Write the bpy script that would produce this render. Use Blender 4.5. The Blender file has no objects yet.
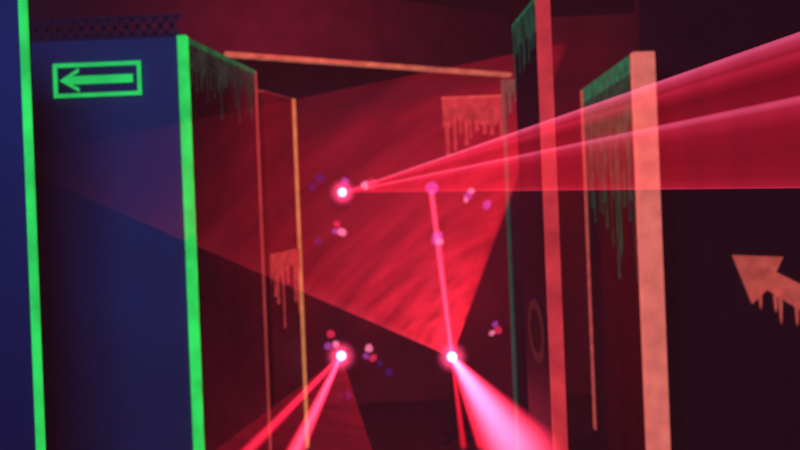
import bpy, bmesh, math, random
from mathutils import Vector, Matrix, Euler
random.seed(7)
S = bpy.context.scene
S.view_settings.view_transform = 'Standard'
S.view_settings.look = 'None'
FLOOR = -0.3
TOP = 2.31
CEIL = 3.1

# ---------------------------------------------------------------- materials
def lin(c):
    return tuple(((x/255)/12.92 if x/255 <= .04045 else ((x/255+.055)/1.055)**2.4) for x in c)

def board_mat(name, base, var=0.35, rough=.7, scale=6):
    m = bpy.data.materials.new(name); m.use_nodes = True
    nt = m.node_tree; b = nt.nodes['Principled BSDF']
    tc = nt.nodes.new('ShaderNodeTexCoord')
    n = nt.nodes.new('ShaderNodeTexNoise'); n.inputs['Scale'].default_value = scale
    n.inputs['Detail'].default_value = 5
    r = nt.nodes.new('ShaderNodeValToRGB')
    r.color_ramp.elements[0].position = .3; r.color_ramp.elements[1].position = .7
    r.color_ramp.elements[0].color = (*[x*(1-var) for x in base], 1)
    r.color_ramp.elements[1].color = (*[min(1, x*(1+var)) for x in base], 1)
    nt.links.new(tc.outputs['Object'], n.inputs['Vector'])
    nt.links.new(n.outputs['Fac'], r.inputs['Fac'])
    nt.links.new(r.outputs['Color'], b.inputs['Base Color'])
    b.inputs['Roughness'].default_value = rough
    return m

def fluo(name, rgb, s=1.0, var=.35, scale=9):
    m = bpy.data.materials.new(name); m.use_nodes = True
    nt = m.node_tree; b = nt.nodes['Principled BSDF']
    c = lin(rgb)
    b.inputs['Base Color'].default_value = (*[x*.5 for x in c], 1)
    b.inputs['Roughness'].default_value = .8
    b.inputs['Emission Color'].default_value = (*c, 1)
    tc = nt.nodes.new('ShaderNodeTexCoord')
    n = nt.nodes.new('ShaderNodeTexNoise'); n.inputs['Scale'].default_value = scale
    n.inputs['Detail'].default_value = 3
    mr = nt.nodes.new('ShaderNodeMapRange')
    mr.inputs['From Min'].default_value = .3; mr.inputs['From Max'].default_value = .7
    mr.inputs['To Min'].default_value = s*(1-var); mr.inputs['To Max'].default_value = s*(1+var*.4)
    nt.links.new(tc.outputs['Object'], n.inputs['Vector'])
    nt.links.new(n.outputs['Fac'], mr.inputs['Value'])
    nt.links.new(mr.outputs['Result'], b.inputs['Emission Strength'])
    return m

def glow(name, rgb, s):
    m = bpy.data.materials.new(name); m.use_nodes = True
    nt = m.node_tree; nt.nodes.clear()
    o = nt.nodes.new('ShaderNodeOutputMaterial'); e = nt.nodes.new('ShaderNodeEmission')
    e.inputs['Color'].default_value = (*rgb, 1); e.inputs['Strength'].default_value = s
    nt.links.new(e.outputs[0], o.inputs['Surface'])
    return m

def math_node(nt, op, a, b=None):
    n = nt.nodes.new('ShaderNodeMath'); n.operation = op
    for i, x in enumerate((a, b)):
        if x is None: continue
        if isinstance(x, (int, float)): n.inputs[i].default_value = x
        else: nt.links.new(x, n.inputs[i])
    return n.outputs[0]

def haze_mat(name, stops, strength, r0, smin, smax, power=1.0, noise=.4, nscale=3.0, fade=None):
    """self-emitting sheet painting laser light in haze: additive, brightest near the aperture."""
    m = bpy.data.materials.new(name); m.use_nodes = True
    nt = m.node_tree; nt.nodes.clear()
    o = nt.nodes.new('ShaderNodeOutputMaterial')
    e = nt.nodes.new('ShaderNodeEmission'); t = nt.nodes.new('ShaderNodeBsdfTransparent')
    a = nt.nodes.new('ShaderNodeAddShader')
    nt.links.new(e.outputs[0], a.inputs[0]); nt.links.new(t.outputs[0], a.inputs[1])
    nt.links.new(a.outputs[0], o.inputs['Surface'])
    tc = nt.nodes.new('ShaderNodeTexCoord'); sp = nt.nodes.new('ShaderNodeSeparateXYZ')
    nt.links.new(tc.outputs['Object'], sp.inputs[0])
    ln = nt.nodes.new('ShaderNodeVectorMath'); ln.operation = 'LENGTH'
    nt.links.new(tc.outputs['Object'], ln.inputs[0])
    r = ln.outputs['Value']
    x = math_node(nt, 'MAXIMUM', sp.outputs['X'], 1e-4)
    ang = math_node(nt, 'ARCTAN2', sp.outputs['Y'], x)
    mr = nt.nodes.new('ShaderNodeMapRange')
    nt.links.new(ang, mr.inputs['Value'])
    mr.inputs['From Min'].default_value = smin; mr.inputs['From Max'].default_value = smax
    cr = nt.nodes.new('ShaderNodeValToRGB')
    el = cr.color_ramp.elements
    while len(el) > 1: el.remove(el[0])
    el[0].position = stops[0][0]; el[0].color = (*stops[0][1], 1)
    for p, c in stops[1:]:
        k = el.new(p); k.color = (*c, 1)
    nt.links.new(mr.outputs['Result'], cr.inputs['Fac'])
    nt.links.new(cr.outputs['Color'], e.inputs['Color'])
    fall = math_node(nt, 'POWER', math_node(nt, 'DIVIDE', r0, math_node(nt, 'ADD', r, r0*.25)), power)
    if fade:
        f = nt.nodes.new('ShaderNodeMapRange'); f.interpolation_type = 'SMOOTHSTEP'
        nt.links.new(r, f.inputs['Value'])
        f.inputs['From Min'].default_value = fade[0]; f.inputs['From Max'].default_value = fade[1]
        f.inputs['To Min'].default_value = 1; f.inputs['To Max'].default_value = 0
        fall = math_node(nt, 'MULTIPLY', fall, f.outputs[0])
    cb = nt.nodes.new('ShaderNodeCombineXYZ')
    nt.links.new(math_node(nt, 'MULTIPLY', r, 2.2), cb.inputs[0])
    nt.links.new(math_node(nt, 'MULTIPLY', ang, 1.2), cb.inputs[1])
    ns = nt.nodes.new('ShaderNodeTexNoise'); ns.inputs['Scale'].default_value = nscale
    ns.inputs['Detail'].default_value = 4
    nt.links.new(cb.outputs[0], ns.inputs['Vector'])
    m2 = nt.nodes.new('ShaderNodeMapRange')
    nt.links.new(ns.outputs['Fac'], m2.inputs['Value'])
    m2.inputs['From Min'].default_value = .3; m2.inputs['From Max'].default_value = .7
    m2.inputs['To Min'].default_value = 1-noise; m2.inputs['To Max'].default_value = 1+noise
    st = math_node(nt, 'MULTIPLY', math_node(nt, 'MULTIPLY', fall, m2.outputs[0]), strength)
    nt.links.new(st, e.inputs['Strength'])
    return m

def beam_vol(name, col, core, ra, rb, L, strength, power):
    """painted beam glow: emission strongest on the axis, fading to the rim and along its length"""
    m = bpy.data.materials.new(name); m.use_nodes = True
    nt = m.node_tree; nt.nodes.clear()
    o = nt.nodes.new('ShaderNodeOutputMaterial'); e = nt.nodes.new('ShaderNodeEmission')
    nt.links.new(e.outputs[0], o.inputs['Volume'])
    tc = nt.nodes.new('ShaderNodeTexCoord'); sp = nt.nodes.new('ShaderNodeSeparateXYZ')
    nt.links.new(tc.outputs['Object'], sp.inputs[0])
    x = math_node(nt, 'MAXIMUM', sp.outputs['X'], 0.0)
    R = math_node(nt, 'ADD', math_node(nt, 'MULTIPLY', x, (rb-ra)/L), ra)
    rho = math_node(nt, 'SQRT', math_node(nt, 'ADD', math_node(nt, 'MULTIPLY', sp.outputs['Y'], sp.outputs['Y']), math_node(nt, 'MULTIPLY', sp.outputs['Z'], sp.outputs['Z'])))
    q = math_node(nt, 'DIVIDE', rho, R)
    k = math_node(nt, 'MAXIMUM', math_node(nt, 'SUBTRACT', 1.0, math_node(nt, 'MULTIPLY', q, q)), 0.0)
    prof = math_node(nt, 'POWER', k, 1.5)
    along = math_node(nt, 'POWER', math_node(nt, 'DIVIDE', 1.0, math_node(nt, 'ADD', x, .6)), power)
    st = math_node(nt, 'MULTIPLY', math_node(nt, 'MULTIPLY', math_node(nt, 'DIVIDE', prof, R), along), strength)
    nt.links.new(st, e.inputs['Strength'])
    mx = nt.nodes.new('ShaderNodeMix'); mx.data_type = 'RGBA'
    nt.links.new(prof, mx.inputs['Factor'])
    mx.inputs['A'].default_value = (*col, 1); mx.inputs['B'].default_value = (*core, 1)
    nt.links.new(mx.outputs['Result'], e.inputs['Color'])
    return m

def halo_vol(name, col, strength, R):  # painted bloom: emission sphere added around each laser aperture
    m = bpy.data.materials.new(name); m.use_nodes = True
    nt = m.node_tree; nt.nodes.clear()
    o = nt.nodes.new('ShaderNodeOutputMaterial'); e = nt.nodes.new('ShaderNodeEmission')
    nt.links.new(e.outputs[0], o.inputs['Volume'])
    tc = nt.nodes.new('ShaderNodeTexCoord')
    ln = nt.nodes.new('ShaderNodeVectorMath'); ln.operation = 'LENGTH'
    nt.links.new(tc.outputs['Object'], ln.inputs[0])
    q = math_node(nt, 'DIVIDE', ln.outputs['Value'], R)
    k = math_node(nt, 'MAXIMUM', math_node(nt, 'SUBTRACT', 1.0, q), 0.0)
    st = math_node(nt, 'MULTIPLY', math_node(nt, 'POWER', k, 3.0), strength)
    nt.links.new(st, e.inputs['Strength']); e.inputs['Color'].default_value = (*col, 1)
    return m

M_dark = board_mat('partition_black_paint', (.035, .02, .024))
M_blue = board_mat('partition_blue_paint', (.045, .115, .20), .15, .8, 2)
M_navy = board_mat('partition_navy_paint', (.02, .05, .12), .15, .8, 2)
M_red = board_mat('partition_dark_red_paint', (.07, .025, .03))
M_wall = board_mat('back_wall_paint', (.14, .03, .04), .4, .8, 2)
M_ceil = board_mat('ceiling_paint', (.03, .02, .028))
M_floor = board_mat('floor_carpet', (.03, .015, .02), .5, .9, 30)
M_metal = board_mat('black_metal', (.02, .02, .022), .2, .4, 20)
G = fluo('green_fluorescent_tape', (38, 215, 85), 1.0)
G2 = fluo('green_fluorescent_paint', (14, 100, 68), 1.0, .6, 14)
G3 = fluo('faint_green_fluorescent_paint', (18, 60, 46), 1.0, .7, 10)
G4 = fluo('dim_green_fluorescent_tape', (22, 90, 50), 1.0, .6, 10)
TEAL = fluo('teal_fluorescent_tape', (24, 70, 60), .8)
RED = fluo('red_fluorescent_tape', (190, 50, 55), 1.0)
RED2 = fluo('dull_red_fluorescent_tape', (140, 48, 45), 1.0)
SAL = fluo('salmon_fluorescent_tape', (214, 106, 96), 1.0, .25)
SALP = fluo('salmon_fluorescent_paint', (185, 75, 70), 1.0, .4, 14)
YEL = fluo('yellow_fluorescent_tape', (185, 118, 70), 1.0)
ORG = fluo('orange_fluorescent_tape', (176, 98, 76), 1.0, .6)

# ---------------------------------------------------------------- mesh helpers
def parent(o, p):
    if p is not None:
        o.parent = p
        o.matrix_parent_inverse = p.matrix_world.inverted()

def mk(name, verts, faces, mat, par=None, mw=None):
    me = bpy.data.meshes.new(name); me.from_pydata([tuple(v) for v in verts], [], faces)
    bm = bmesh.new(); bm.from_mesh(me); bmesh.ops.recalc_face_normals(bm, faces=bm.faces); bm.to_mesh(me); bm.free()
    o = bpy.data.objects.new(name, me); S.collection.objects.link(o)
    if mat: me.materials.append(mat)
    if mw is not None: o.matrix_world = mw
    parent(o, par)
    return o

def empty(name, loc):
    e = bpy.data.objects.new(name, None); S.collection.objects.link(e)
    e.empty_display_size = .1; e.location = loc
    bpy.context.view_layer.update()
    return e

def slab(name, p0, p1, z0, z1, th, mat, par=None, bev=.004):
    a = Vector((*p0, 0)); b = Vector((*p1, 0)); d = (b-a).normalized(); n = Vector((-d.y, d.x, 0))*th
    v = []
    for z in (z0, z1):
        for q in (a, b, b+n, a+n): v.append((q.x, q.y, z))
    f = [(0,1,2,3),(4,5,6,7),(0,1,5,4),(1,2,6,5),(2,3,7,6),(3,0,4,7)]
    o = mk(name, v, f, mat, par)
    if bev:
        m = o.modifiers.new('bevel', 'BEVEL'); m.width = bev; m.segments = 2
    return o

def box(name, c, s, mat, par=None, bev=.004, rot=None):
    v = [(x*s[0]/2, y*s[1]/2, z*s[2]/2) for z in (-1,1) for x,y in ((-1,-1),(1,-1),(1,1),(-1,1))]
    f = [(0,1,2,3),(4,5,6,7),(0,1,5,4),(1,2,6,5),(2,3,7,6),(3,0,4,7)]
    mw = Matrix.Translation(c) @ (rot.to_matrix().to_4x4() if rot else Matrix())
    o = mk(name, v, f, mat, par, mw)
    if bev:
        m = o.modifiers.new('bevel', 'BEVEL'); m.width = bev; m.segments = 2
    return o

def decal(name, polys, o0, ud, nrm, mat, par=None, th=.004):
    ud = Vector((*ud, 0)).normalized(); nv = Vector((*nrm, 0)).normalized()
    V = []; F = []
    for P in polys:
        k = len(V); n = len(P)
        for off in (.001, th):
            for u, z in P:
                q = Vector((*o0, 0)) + ud*u + nv*off; V.append((q.x, q.y, z))
        F.append(tuple(range(k, k+n))); F.append(tuple(range(k+n, k+2*n)))
        for i in range(n):
            j = (i+1) % n; F.append((k+i, k+j, k+n+j, k+n+i))
    return mk(name, V, F, mat, par)

def drips(L, top, band, lmin, lmax, n, w=(.008, .022)):
    P = []
    m = max(6, int(L/.03))
    pts = [(0, top)] + [(L, top)]
    low = [(L*(1-i/m), top-band*(1+random.uniform(-.35, .35))) for i in range(m+1)]
    P.append(pts + low)
    for i in range(n):
        u = L*(i+.5)/n + random.uniform(-.3, .3)*L/n
        ww = random.uniform(*w); l = band + random.uniform(lmin, lmax)*random.uniform(.4, 1)
        u = min(max(u, ww), L-ww)
        z1 = top-l
        a = [(u-ww*.9, top-band*.5), (u+ww*.9, top-band*.5), (u+ww*.5, top-band-.3*(l-band)), (u+ww*.35, z1+ww)]
        for k in range(5):
            t = math.pi*k/4
            a.append((u+ww*.6*math.cos(t), z1+ww*.6-ww*.6*math.sin(t)))
        a += [(u-ww*.35, z1+ww), (u-ww*.5, top-band-.3*(l-band))]
        P.append(a)
    return P

# ---------------------------------------------------------------- room shell
box('floor', (0, 3, FLOOR-.05), (8.4, 9.0, .1), M_floor, bev=0)
box('ceiling', (0, 3, CEIL+.05), (8.4, 9.0, .1), M_ceil, bev=0)
wall_back = box('wall_back', (0, 7.25, (FLOOR+CEIL)/2), (8.4, .1, CEIL-FLOOR), M_wall, bev=0)
box('wall_left', (-4.15, 2.85, (FLOOR+CEIL)/2), (.1, 8.7, CEIL-FLOOR), M_dark, bev=0)
box('wall_right', (4.15, 2.85, (FLOOR+CEIL)/2), (.1, 8.7, CEIL-FLOOR), M_dark, bev=0)

# emission-only volume that lifts the blacks, painting red light in haze
fm = bpy.data.materials.new('haze_glow_emission'); fm.use_nodes = True
nt = fm.node_tree; nt.nodes.clear()
o = nt.nodes.new('ShaderNodeOutputMaterial'); e = nt.nodes.new('ShaderNodeEmission')
e.inputs['Color'].default_value = (1, .20, .40, 1); e.inputs['Strength'].default_value = .0028
nt.links.new(e.outputs[0], o.inputs['Volume'])
box('room_haze_glow', (0, 2.85, (FLOOR+CEIL)/2), (8.1, 8.6, CEIL-FLOOR-.04), fm, bev=0)

# ---------------------------------------------------------------- left partitions
p = empty('arena_partition', (-1.8, 2.6, FLOOR))
slab('board', (-2.6, 2.6), (-1.200, 2.6), FLOOR, TOP, .05, M_navy, p)
slab('edge_tape', (-1.214, 2.594), (-1.190, 2.594), FLOOR, TOP+.003, .02, G, p, .002)

p = empty('arena_partition', (-1.4, 3.5, FLOOR))
slab('front_board', (-2.5, 3.5), (-.925, 3.5), FLOOR, TOP, .05, M_blue, p)
slab('side_board', (-.925, 3.51), (-.80, 4.58), FLOOR, TOP, .05, M_red, p)
slab('edge_tape', (-.947, 3.492), (-.907, 3.492), FLOOR, TOP+.004, .04, G, p, .002)
slab('top_tape', (-.918, 3.54), (-.797, 4.56), TOP-.02, TOP+.006, .055, G4, p, .002)
slab('end_tape', (-.802, 4.55), (-.795, 4.60), FLOOR, TOP+.004, .06, RED2, p, .002)
sd = (Vector((-.80, 4.58))-Vector((-.925, 3.51))).normalized()
decal('paint_drips', drips(1.04, TOP-.01, .12, .02, .22, 22), (-.925, 3.53), tuple(sd), (sd.y, -sd.x), fluo('dim_green_paint', (34, 42, 36), 1.0, .7, 10), p)  # grey-green drips, dimmer than the other green paints
V = []; F = []
def strip(a, b, w):
    a = Vector(a); b = Vector(b); d = (b-a).normalized(); n = Vector((-d.z, 0, d.x))*w/2; k = len(V)
    t = Vector((0, .004, 0))
    for q in (a-n, b-n, b+n, a+n): V.append(q)
    for q in (a-n, b-n, b+n, a+n): V.append(q+t)
    F.extend([(k,k+1,k+2,k+3),(k+4,k+5,k+6,k+7),(k,k+1,k+5,k+4),(k+1,k+2,k+6,k+5),(k+2,k+3,k+7,k+6),(k+3,k,k+4,k+7)])
x = -2.4
while x < -.98:
    strip((x, 3.52, TOP+.02), (x+.05, 3.52, TOP+.09), .014)
    strip((x+.05, 3.52, TOP+.02), (x, 3.52, TOP+.09), .014)
    x += .05
strip((-2.45, 3.52, TOP+.012), (-.93, 3.52, TOP+.012), .02)
strip((-2.45, 3.52, TOP+.096), (-.93, 3.52, TOP+.096), .014)
mk('netting', V, F, board_mat('net_cord', (.05, .03, .045)), p)

sx, sz, sw, sh, st = -1.298, 2.134, .384, .150, .018
sg = empty('arrow_sign', (sx, 3.49, sz))
box('backplate', (sx, 3.494, sz), (sw, .012, sh), board_mat('sign_plate', (.02, .07, .14)), sg, .003)
GS = fluo('sign_green', (28, 200, 90), 1.0, .3)
hw, hh = sw/2, sh/2
fr = [[(-hw,-hh),(hw,-hh),(hw,-hh+st),(-hw,-hh+st)], [(-hw,hh-st),(hw,hh-st),(hw,hh),(-hw,hh)],
      [(-hw,-hh+st),(-hw+st,-hh+st),(-hw+st,hh-st),(-hw,hh-st)], [(hw-st,-hh+st),(hw,-hh+st),(hw,hh-st),(hw-st,hh-st)]]
ar = [[(-.165, 0), (-.08, .052), (-.08, .034), (-.112, .018), (.155, .018), (.155, -.018), (-.112, -.018), (-.08, -.034), (-.08, -.052)]]
decal('frame', [[(u, z+sz) for u, z in q] for q in fr], (sx, 3.487), (1, 0), (0, -1), GS, sg)
decal('arrow', [[(u, z+sz) for u, z in q] for q in ar], (sx, 3.487), (1, 0), (0, -1), GS, sg)

p = empty('arena_partition', (-.85, 5.7, FLOOR))
slab('board', (-.90, 5.4), (-.765, 6.0), FLOOR, TOP, .05, M_red, p)
slab('edge_tape', (-.775, 5.95), (-.757, 6.01), FLOOR, TOP+.004, .06, YEL, p, .002)
slab('top_tape', (-.90, 5.4), (-.77, 5.98), TOP-.012, TOP+.002, .055, RED2, p, .002)
sd = (Vector((-.765, 6.0))-Vector((-.90, 5.4))).normalized()
decal('paint_drips', drips(.58, 1.20, .16, .1, .55, 6, (.03, .06)), (-.895, 5.4), tuple(sd), (sd.y, -sd.x), fluo('red_paint', (150, 48, 46), 1, .5, 14), p)

p = empty('ceiling_lintel', (-.06, 6.2, CEIL))
slab('board', (-2.5, 4.441), (1.02, 7.02), 2.57, CEIL, .05, M_ceil, p)
slab('edge_tape', (-1.15, 5.424), (1.02, 7.014), 2.557, 2.588, .062, ORG, p, .002)

# ---------------------------------------------------------------- end partition
p = empty('arena_partition', (.62, 6.5, FLOOR))
end_part = p
slab('board', (.365, 6.5), (.90, 6.5), FLOOR, 2.335, .05, M_wall, p)
slab('top_tape', (.365, 6.494), (.90, 6.494), 2.325, 2.34, .06, SALP, p, .002)
decal('paint_drips', drips(.53, 2.325, .18, .05, .30, 13, (.015, .035)), (.37, 6.498), (1, 0), (0, -1), fluo('dim_salmon_paint', (150, 50, 52), 1, .5, 14), p)

# ---------------------------------------------------------------- right partitions
p = empty('arena_partition', (.85, 5.36, FLOOR))
slab('board', (.715, 5.36), (1.0, 5.36), FLOOR, TOP, .05, M_dark, p)
slab('edge_tape', (.712, 5.354), (.730, 5.354), FLOOR, TOP+.004, .06, TEAL, p, .002)
decal('paint_drips', drips(.25, TOP, .08, .05, .3, 6), (.735, 5.358), (1, 0), (0, -1), TEAL, p)

p = empty('arena_partition', (.56, 3.25, FLOOR))
slab('board', (.532, 3.56), (.545, 3.0), FLOOR, TOP, .045, M_dark, p)
slab('edge_tape', (.538, 2.994), (.590, 2.994), FLOOR, TOP+.004, .03, RED, p, .002)
slab('top_tape', (.528, 3.57), (.541, 3.02), TOP-.03, TOP+.005, .05, G2, p, .002)
sd = (Vector((.545, 3.0))-Vector((.532, 3.56))).normalized()
decal('paint_drips', drips(.5, TOP-.01, .1, .03, .2, 8), (.532, 3.56), tuple(sd), (-1, 0), G3, p)
ring = []
for i in range(20):
    a0 = 2*math.pi*i/20; a1 = 2*math.pi*(i+1)/20
    ring.append([(.27+.17*math.cos(a0), 1.0+.13*math.sin(a0)), (.27+.17*math.cos(a1), 1.0+.13*math.sin(a1)),
                 (.27+.12*math.cos(a1), 1.0+.09*math.sin(a1)), (.27+.12*math.cos(a0), 1.0+.09*math.sin(a0))])
decal('painted_ring', ring, (.532, 3.56), tuple(sd), (-1, 0), fluo('ring_paint', (70, 22, 22), 1), p)

p = empty('arena_partition', (1.39, 5.3, FLOOR))
slab('board', (1.435, 6.2), (1.335, 4.50), FLOOR, TOP, .07, M_red, p)
slab('edge_tape', (1.325, 4.45), (1.448, 4.45), FLOOR, TOP+.006, .06, SAL, p, .004)
slab('far_tape', (1.426, 6.2), (1.420, 6.14), FLOOR, TOP+.004, .03, SALP, p, .002)
slab('top_tape', (1.43, 6.2), (1.33, 4.50), TOP-.02, TOP+.005, .075, G2, p, .002)
sd = (Vector((1.335, 4.5))-Vector((1.435, 6.2))).normalized()
decal('paint_band', drips(1.62, TOP-.01, .20, .05, .3, 22, (.01, .03)), (1.435, 6.15), tuple(sd), (-1, -.05), G2, p)
decal('paint_drips', drips(1.62, TOP-.1, .35, .4, 1.3, 22, (.015, .045)), (1.434, 6.15), tuple(sd), (-1, -.05), G3, p)

p = empty('arena_partition', (2.7, 4.9, FLOOR))
slab('board', (1.50, 4.9), (4.08, 4.9), FLOOR, 2.9, .06, M_dark, p)
AP = [[(2.013, 1.121), (2.325, 1.097), (2.278, 1.007), (2.610, .824), (2.543, .683), (2.219, .899), (2.123, .817)]]
for u, t, l in ((2.176, .915, .134), (2.268, .915, .159), (2.298, .891, .208), (2.396, .818, .147), (2.457, .805, .183)):
    AP.append([(u-.015, t), (u+.015, t), (u+.008, t-l*.8), (u, t-l), (u-.008, t-l*.8)])
decal('painted_arrow', AP, (0, 4.895), (1, 0), (0, -1), fluo('arrow_paint', (172, 70, 62), 1, .3, 14), p)

# ---------------------------------------------------------------- lasers
def frame(apex, xd, yd):
    x = xd.normalized(); z = x.cross(yd).normalized(); y = z.cross(x)
    m = Matrix((x, y, z)).transposed().to_4x4(); m.translation = apex
    return m

def fan(name, apex, A, B, stops, strength, r0, par, power=1.0, noise=.35, nscale=3.0, fade=None):
    apex, A, B = Vector(apex), Vector(A), Vector(B)
    da, db = (A-apex), (B-apex)
    mw = frame(apex, da.normalized()+db.normalized(), db)
    inv = mw.inverted(); half = da.angle(db)/2
    N = 24; V = [(0, 0, 0)]
    for i in range(N+1):
        q = inv @ (A.lerp(B, i/N)); V.append((q.x, q.y, 0))
    F = [(0, i+1, i+2) for i in range(N)]
    m = haze_mat(name+'_light', stops, strength, r0, -half, half, power, noise, nscale, fade)
    return mk(name, V, F, m, par, mw)

def beam(name, apex, end, ra, rb, col, core, strength, par, power=.5):
    apex, end = Vector(apex), Vector(end); d = end-apex; L = d.length
    mw = frame(apex, d, Vector((0, .1, 1)).cross(d))
    n = 20; V = []
    for x, r in ((0, ra), (L, rb)):
        for i in range(n):
            a = 2*math.pi*i/n; V.append((x, r*math.cos(a), r*math.sin(a)))
    F = [(i, (i+1) % n, n+(i+1) % n, n+i) for i in range(n)] + [tuple(range(n)), tuple(range(n, 2*n))]
    return mk(name, V, F, beam_vol(name+'_light', col, core, ra, rb, L, strength, power), par, mw)

M_lens = glow('laser_aperture', (1, .42, .70), 3.5)
M_halo = halo_vol('aperture_halo', (1, .05, .18), 55, .15)

def projector(loc, aim, support):
    loc = Vector(loc); e = empty('laser_projector', loc)
    d = (Vector(aim)-loc); d.z = 0; d.normalize()
    yaw = math.atan2(d.x, -d.y); R = Matrix.Rotation(yaw, 4, 'Z')
    def T(x, y, z): return loc + (R.to_3x3() @ Vector((x, y, z)))
    rot = Euler((0, 0, yaw))
    box('housing', T(0, .075, 0), (.13, .12, .085), M_metal, e, .006, rot)
    for i in range(5):
        box('cooling_fin_%d' % (i+1), T(-.05+.025*i, .142, 0), (.006, .022, .07), M_metal, e, .001, rot)
    box('yoke_left', T(-.075, .075, .0), (.008, .03, .12), M_metal, e, .002, rot)
    box('yoke_right', T(.075, .075, .0), (.008, .03, .12), M_metal, e, .002, rot)
    box('yoke_bridge', T(0, .075, -.062), (.158, .03, .008), M_metal, e, .002, rot)
    for nm, r, sc, mt, off in (('aperture', .036, (1, .5, 1), M_lens, .012), ('aperture_halo', .15, (1, 1, 1), M_halo, 0)):
        me = bpy.data.meshes.new(nm); bm = bmesh.new()
        bmesh.ops.create_uvsphere(bm, u_segments=20, v_segments=12, radius=r)
        bmesh.ops.scale(bm, vec=sc, verts=bm.verts); bm.to_mesh(me); bm.free()
        o = bpy.data.objects.new(nm, me); S.collection.objects.link(o); me.materials.append(mt)
        o.matrix_world = Matrix.Translation(T(0, off, 0)) @ R; parent(o, e)
    if support == 'floor':
        h = loc.z-.066-FLOOR
        box('pole', T(0, .075, -.066-h/2), (.03, .03, h-.02), M_metal, e, .008, rot)
        for i in range(3):
            a = 2*math.pi*i/3
            c = T(.09*math.cos(a), .075+.09*math.sin(a), 0); c.z = FLOOR+.012
            box('foot_%d' % (i+1), c, (.18, .025, .022), M_metal, e, .004, Euler((0, 0, yaw+a)))
    else:
        y1 = 7.2
        box('wall_arm', (T(0, .075, 0).x, (loc.y+.07+y1)/2, loc.z-.07), (.03, y1-loc.y-.06, .02), M_metal, e, .003)
        box('wall_plate', (T(0, .075, 0).x, y1-.005, loc.z-.07), (.1, .01, .1), M_metal, e, .002)
    return e

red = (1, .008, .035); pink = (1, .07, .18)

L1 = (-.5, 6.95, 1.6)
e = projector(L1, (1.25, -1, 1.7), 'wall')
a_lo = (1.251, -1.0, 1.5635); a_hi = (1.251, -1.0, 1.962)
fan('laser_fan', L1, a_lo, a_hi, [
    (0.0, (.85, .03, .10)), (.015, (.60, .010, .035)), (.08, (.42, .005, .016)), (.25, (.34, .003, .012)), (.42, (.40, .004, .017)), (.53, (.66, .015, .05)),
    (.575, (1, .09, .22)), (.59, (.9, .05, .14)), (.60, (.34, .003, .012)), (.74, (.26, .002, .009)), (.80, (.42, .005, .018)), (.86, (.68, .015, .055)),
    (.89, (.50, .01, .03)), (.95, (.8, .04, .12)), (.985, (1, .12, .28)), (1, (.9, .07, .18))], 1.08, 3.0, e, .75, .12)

L2 = (.34, 6.0, .3325)
e = projector(L2, (.2, 0, .3), 'floor')
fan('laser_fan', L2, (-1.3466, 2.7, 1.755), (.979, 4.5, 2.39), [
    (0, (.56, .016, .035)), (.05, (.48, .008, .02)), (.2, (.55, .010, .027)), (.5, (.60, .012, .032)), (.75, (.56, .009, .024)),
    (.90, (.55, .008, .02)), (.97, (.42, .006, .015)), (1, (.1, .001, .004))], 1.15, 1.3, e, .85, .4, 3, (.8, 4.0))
beam('laser_beam_1', L2, (.28, 7.19, 1.59), .022, .036, red, pink, 1.3, e)
beam('laser_beam_2', L2, (.30, 6.49, 1.25), .022, .03, red, red, .5, e)
beam('laser_beam_3', L2, (.390, 2.6, .672), .022, .155, (1, .015, .06), (1, .08, .19), 1.6, e, .38)
beam('laser_beam_4', L2, (.26, 3.9, .33), .014, .022, red, red, .32, e)
beam('laser_beam_5', L2, (.34, 3.9, .33), .014, .022, red, red, .32, e)

L3 = (-.508, 6.2, .332)
e = projector(L3, (-.7, 3, .3), 'floor')
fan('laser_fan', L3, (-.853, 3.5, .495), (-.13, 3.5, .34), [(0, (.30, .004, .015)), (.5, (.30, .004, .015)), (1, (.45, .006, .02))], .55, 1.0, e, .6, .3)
beam('laser_beam_1', L3, (-.878, 3.2, .368), .016, .045, red, (1, .02, .07), .65, e)
beam('laser_beam_2', L3, (-.573, 3.2, .358), .016, .065, red, (1, .05, .13), 1.1, e, .4)

# ---------------------------------------------------------------- glowing blobs painted in as laser bounce spots
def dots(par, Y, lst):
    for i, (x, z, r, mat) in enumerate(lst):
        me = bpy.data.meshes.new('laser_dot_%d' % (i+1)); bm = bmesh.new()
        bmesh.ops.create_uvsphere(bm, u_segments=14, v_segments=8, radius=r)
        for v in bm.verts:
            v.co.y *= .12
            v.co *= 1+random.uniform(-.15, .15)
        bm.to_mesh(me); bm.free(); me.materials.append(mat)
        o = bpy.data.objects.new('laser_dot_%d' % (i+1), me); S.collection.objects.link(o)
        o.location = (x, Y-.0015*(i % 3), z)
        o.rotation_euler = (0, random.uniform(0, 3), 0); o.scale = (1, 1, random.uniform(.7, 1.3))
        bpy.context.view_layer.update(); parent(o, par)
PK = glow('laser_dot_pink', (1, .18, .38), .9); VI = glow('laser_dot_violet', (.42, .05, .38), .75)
BL = glow('laser_dot_blue', (.12, .012, .18), .45); RD = glow('laser_dot_red', (.7, .02, .07), .9)
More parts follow.
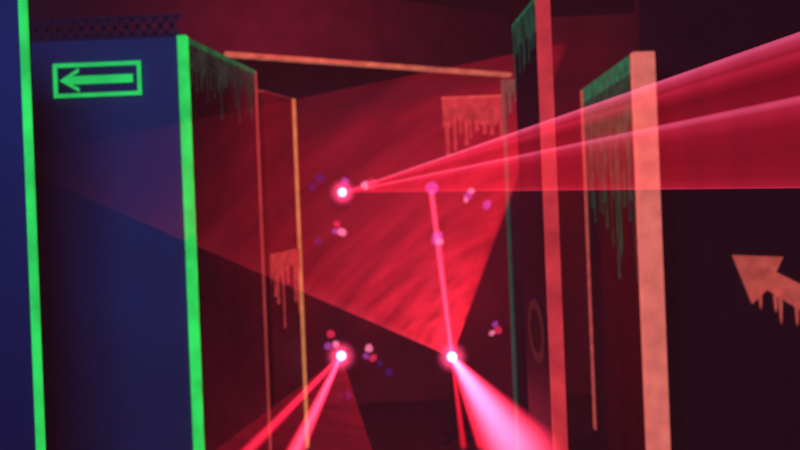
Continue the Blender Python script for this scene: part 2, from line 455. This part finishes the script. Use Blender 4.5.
dots(wall_back, 7.192, [
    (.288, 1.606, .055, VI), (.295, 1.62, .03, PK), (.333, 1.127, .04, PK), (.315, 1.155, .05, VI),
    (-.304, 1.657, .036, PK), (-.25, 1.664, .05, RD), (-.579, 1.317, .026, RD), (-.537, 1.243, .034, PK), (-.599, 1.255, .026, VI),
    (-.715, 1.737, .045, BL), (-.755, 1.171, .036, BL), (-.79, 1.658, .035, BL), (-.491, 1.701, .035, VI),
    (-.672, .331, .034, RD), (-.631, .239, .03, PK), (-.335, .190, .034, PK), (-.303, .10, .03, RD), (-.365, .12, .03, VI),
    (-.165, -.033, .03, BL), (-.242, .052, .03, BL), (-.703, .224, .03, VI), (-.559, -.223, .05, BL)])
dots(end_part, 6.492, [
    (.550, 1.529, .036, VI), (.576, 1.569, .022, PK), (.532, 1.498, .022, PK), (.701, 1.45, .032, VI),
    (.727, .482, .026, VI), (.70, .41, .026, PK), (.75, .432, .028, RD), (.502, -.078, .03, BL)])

# ---------------------------------------------------------------- lamps
def area(name, loc, aim, size, col, en):
    l = bpy.data.lights.new(name, 'AREA'); l.size = size; l.color = col; l.energy = en
    o = bpy.data.objects.new(name, l); S.collection.objects.link(o); o.location = loc
    o.rotation_euler = (Vector(aim)-Vector(loc)).to_track_quat('-Z', 'Y').to_euler()
area('blacklight_lamp', (-.75, .6, 2.6), (-1.4, 3.5, .7), .8, (.14, .27, 1), 34)
area('red_corridor_fill', (0, 4.6, 3.0), (0, 7.2, 1.2), .5, (1, .03, .08), 55)  # unseen red light added for the corridor glow, tied to no fixture
area('red_ambient_fill', (.5, -.6, 2.9), (.8, 5, 1.5), 1.0, (1, .12, .2), 7)  # unseen red fill added to raise the ambient level
w = bpy.data.worlds.new('world'); S.world = w; w.use_nodes = True
w.node_tree.nodes['Background'].inputs[0].default_value = (.22, .10, .22, 1)
w.node_tree.nodes['Background'].inputs[1].default_value = .12

# ---------------------------------------------------------------- camera
cd = bpy.data.cameras.new('camera'); cam = bpy.data.objects.new('camera', cd); S.collection.objects.link(cam)
cd.lens = 36; cd.sensor_width = 36; cd.shift_y = -35/800; cd.clip_start = .02
cam.matrix_world = Matrix.Translation((0, 0, 1.6)) @ Matrix.Rotation(math.radians(90), 4, 'X') @ Matrix.Rotation(-.04, 4, 'Z')
cd.dof.use_dof = True; cd.dof.focus_distance = 1.2; cd.dof.aperture_fstop = 5.0
S.camera = cam
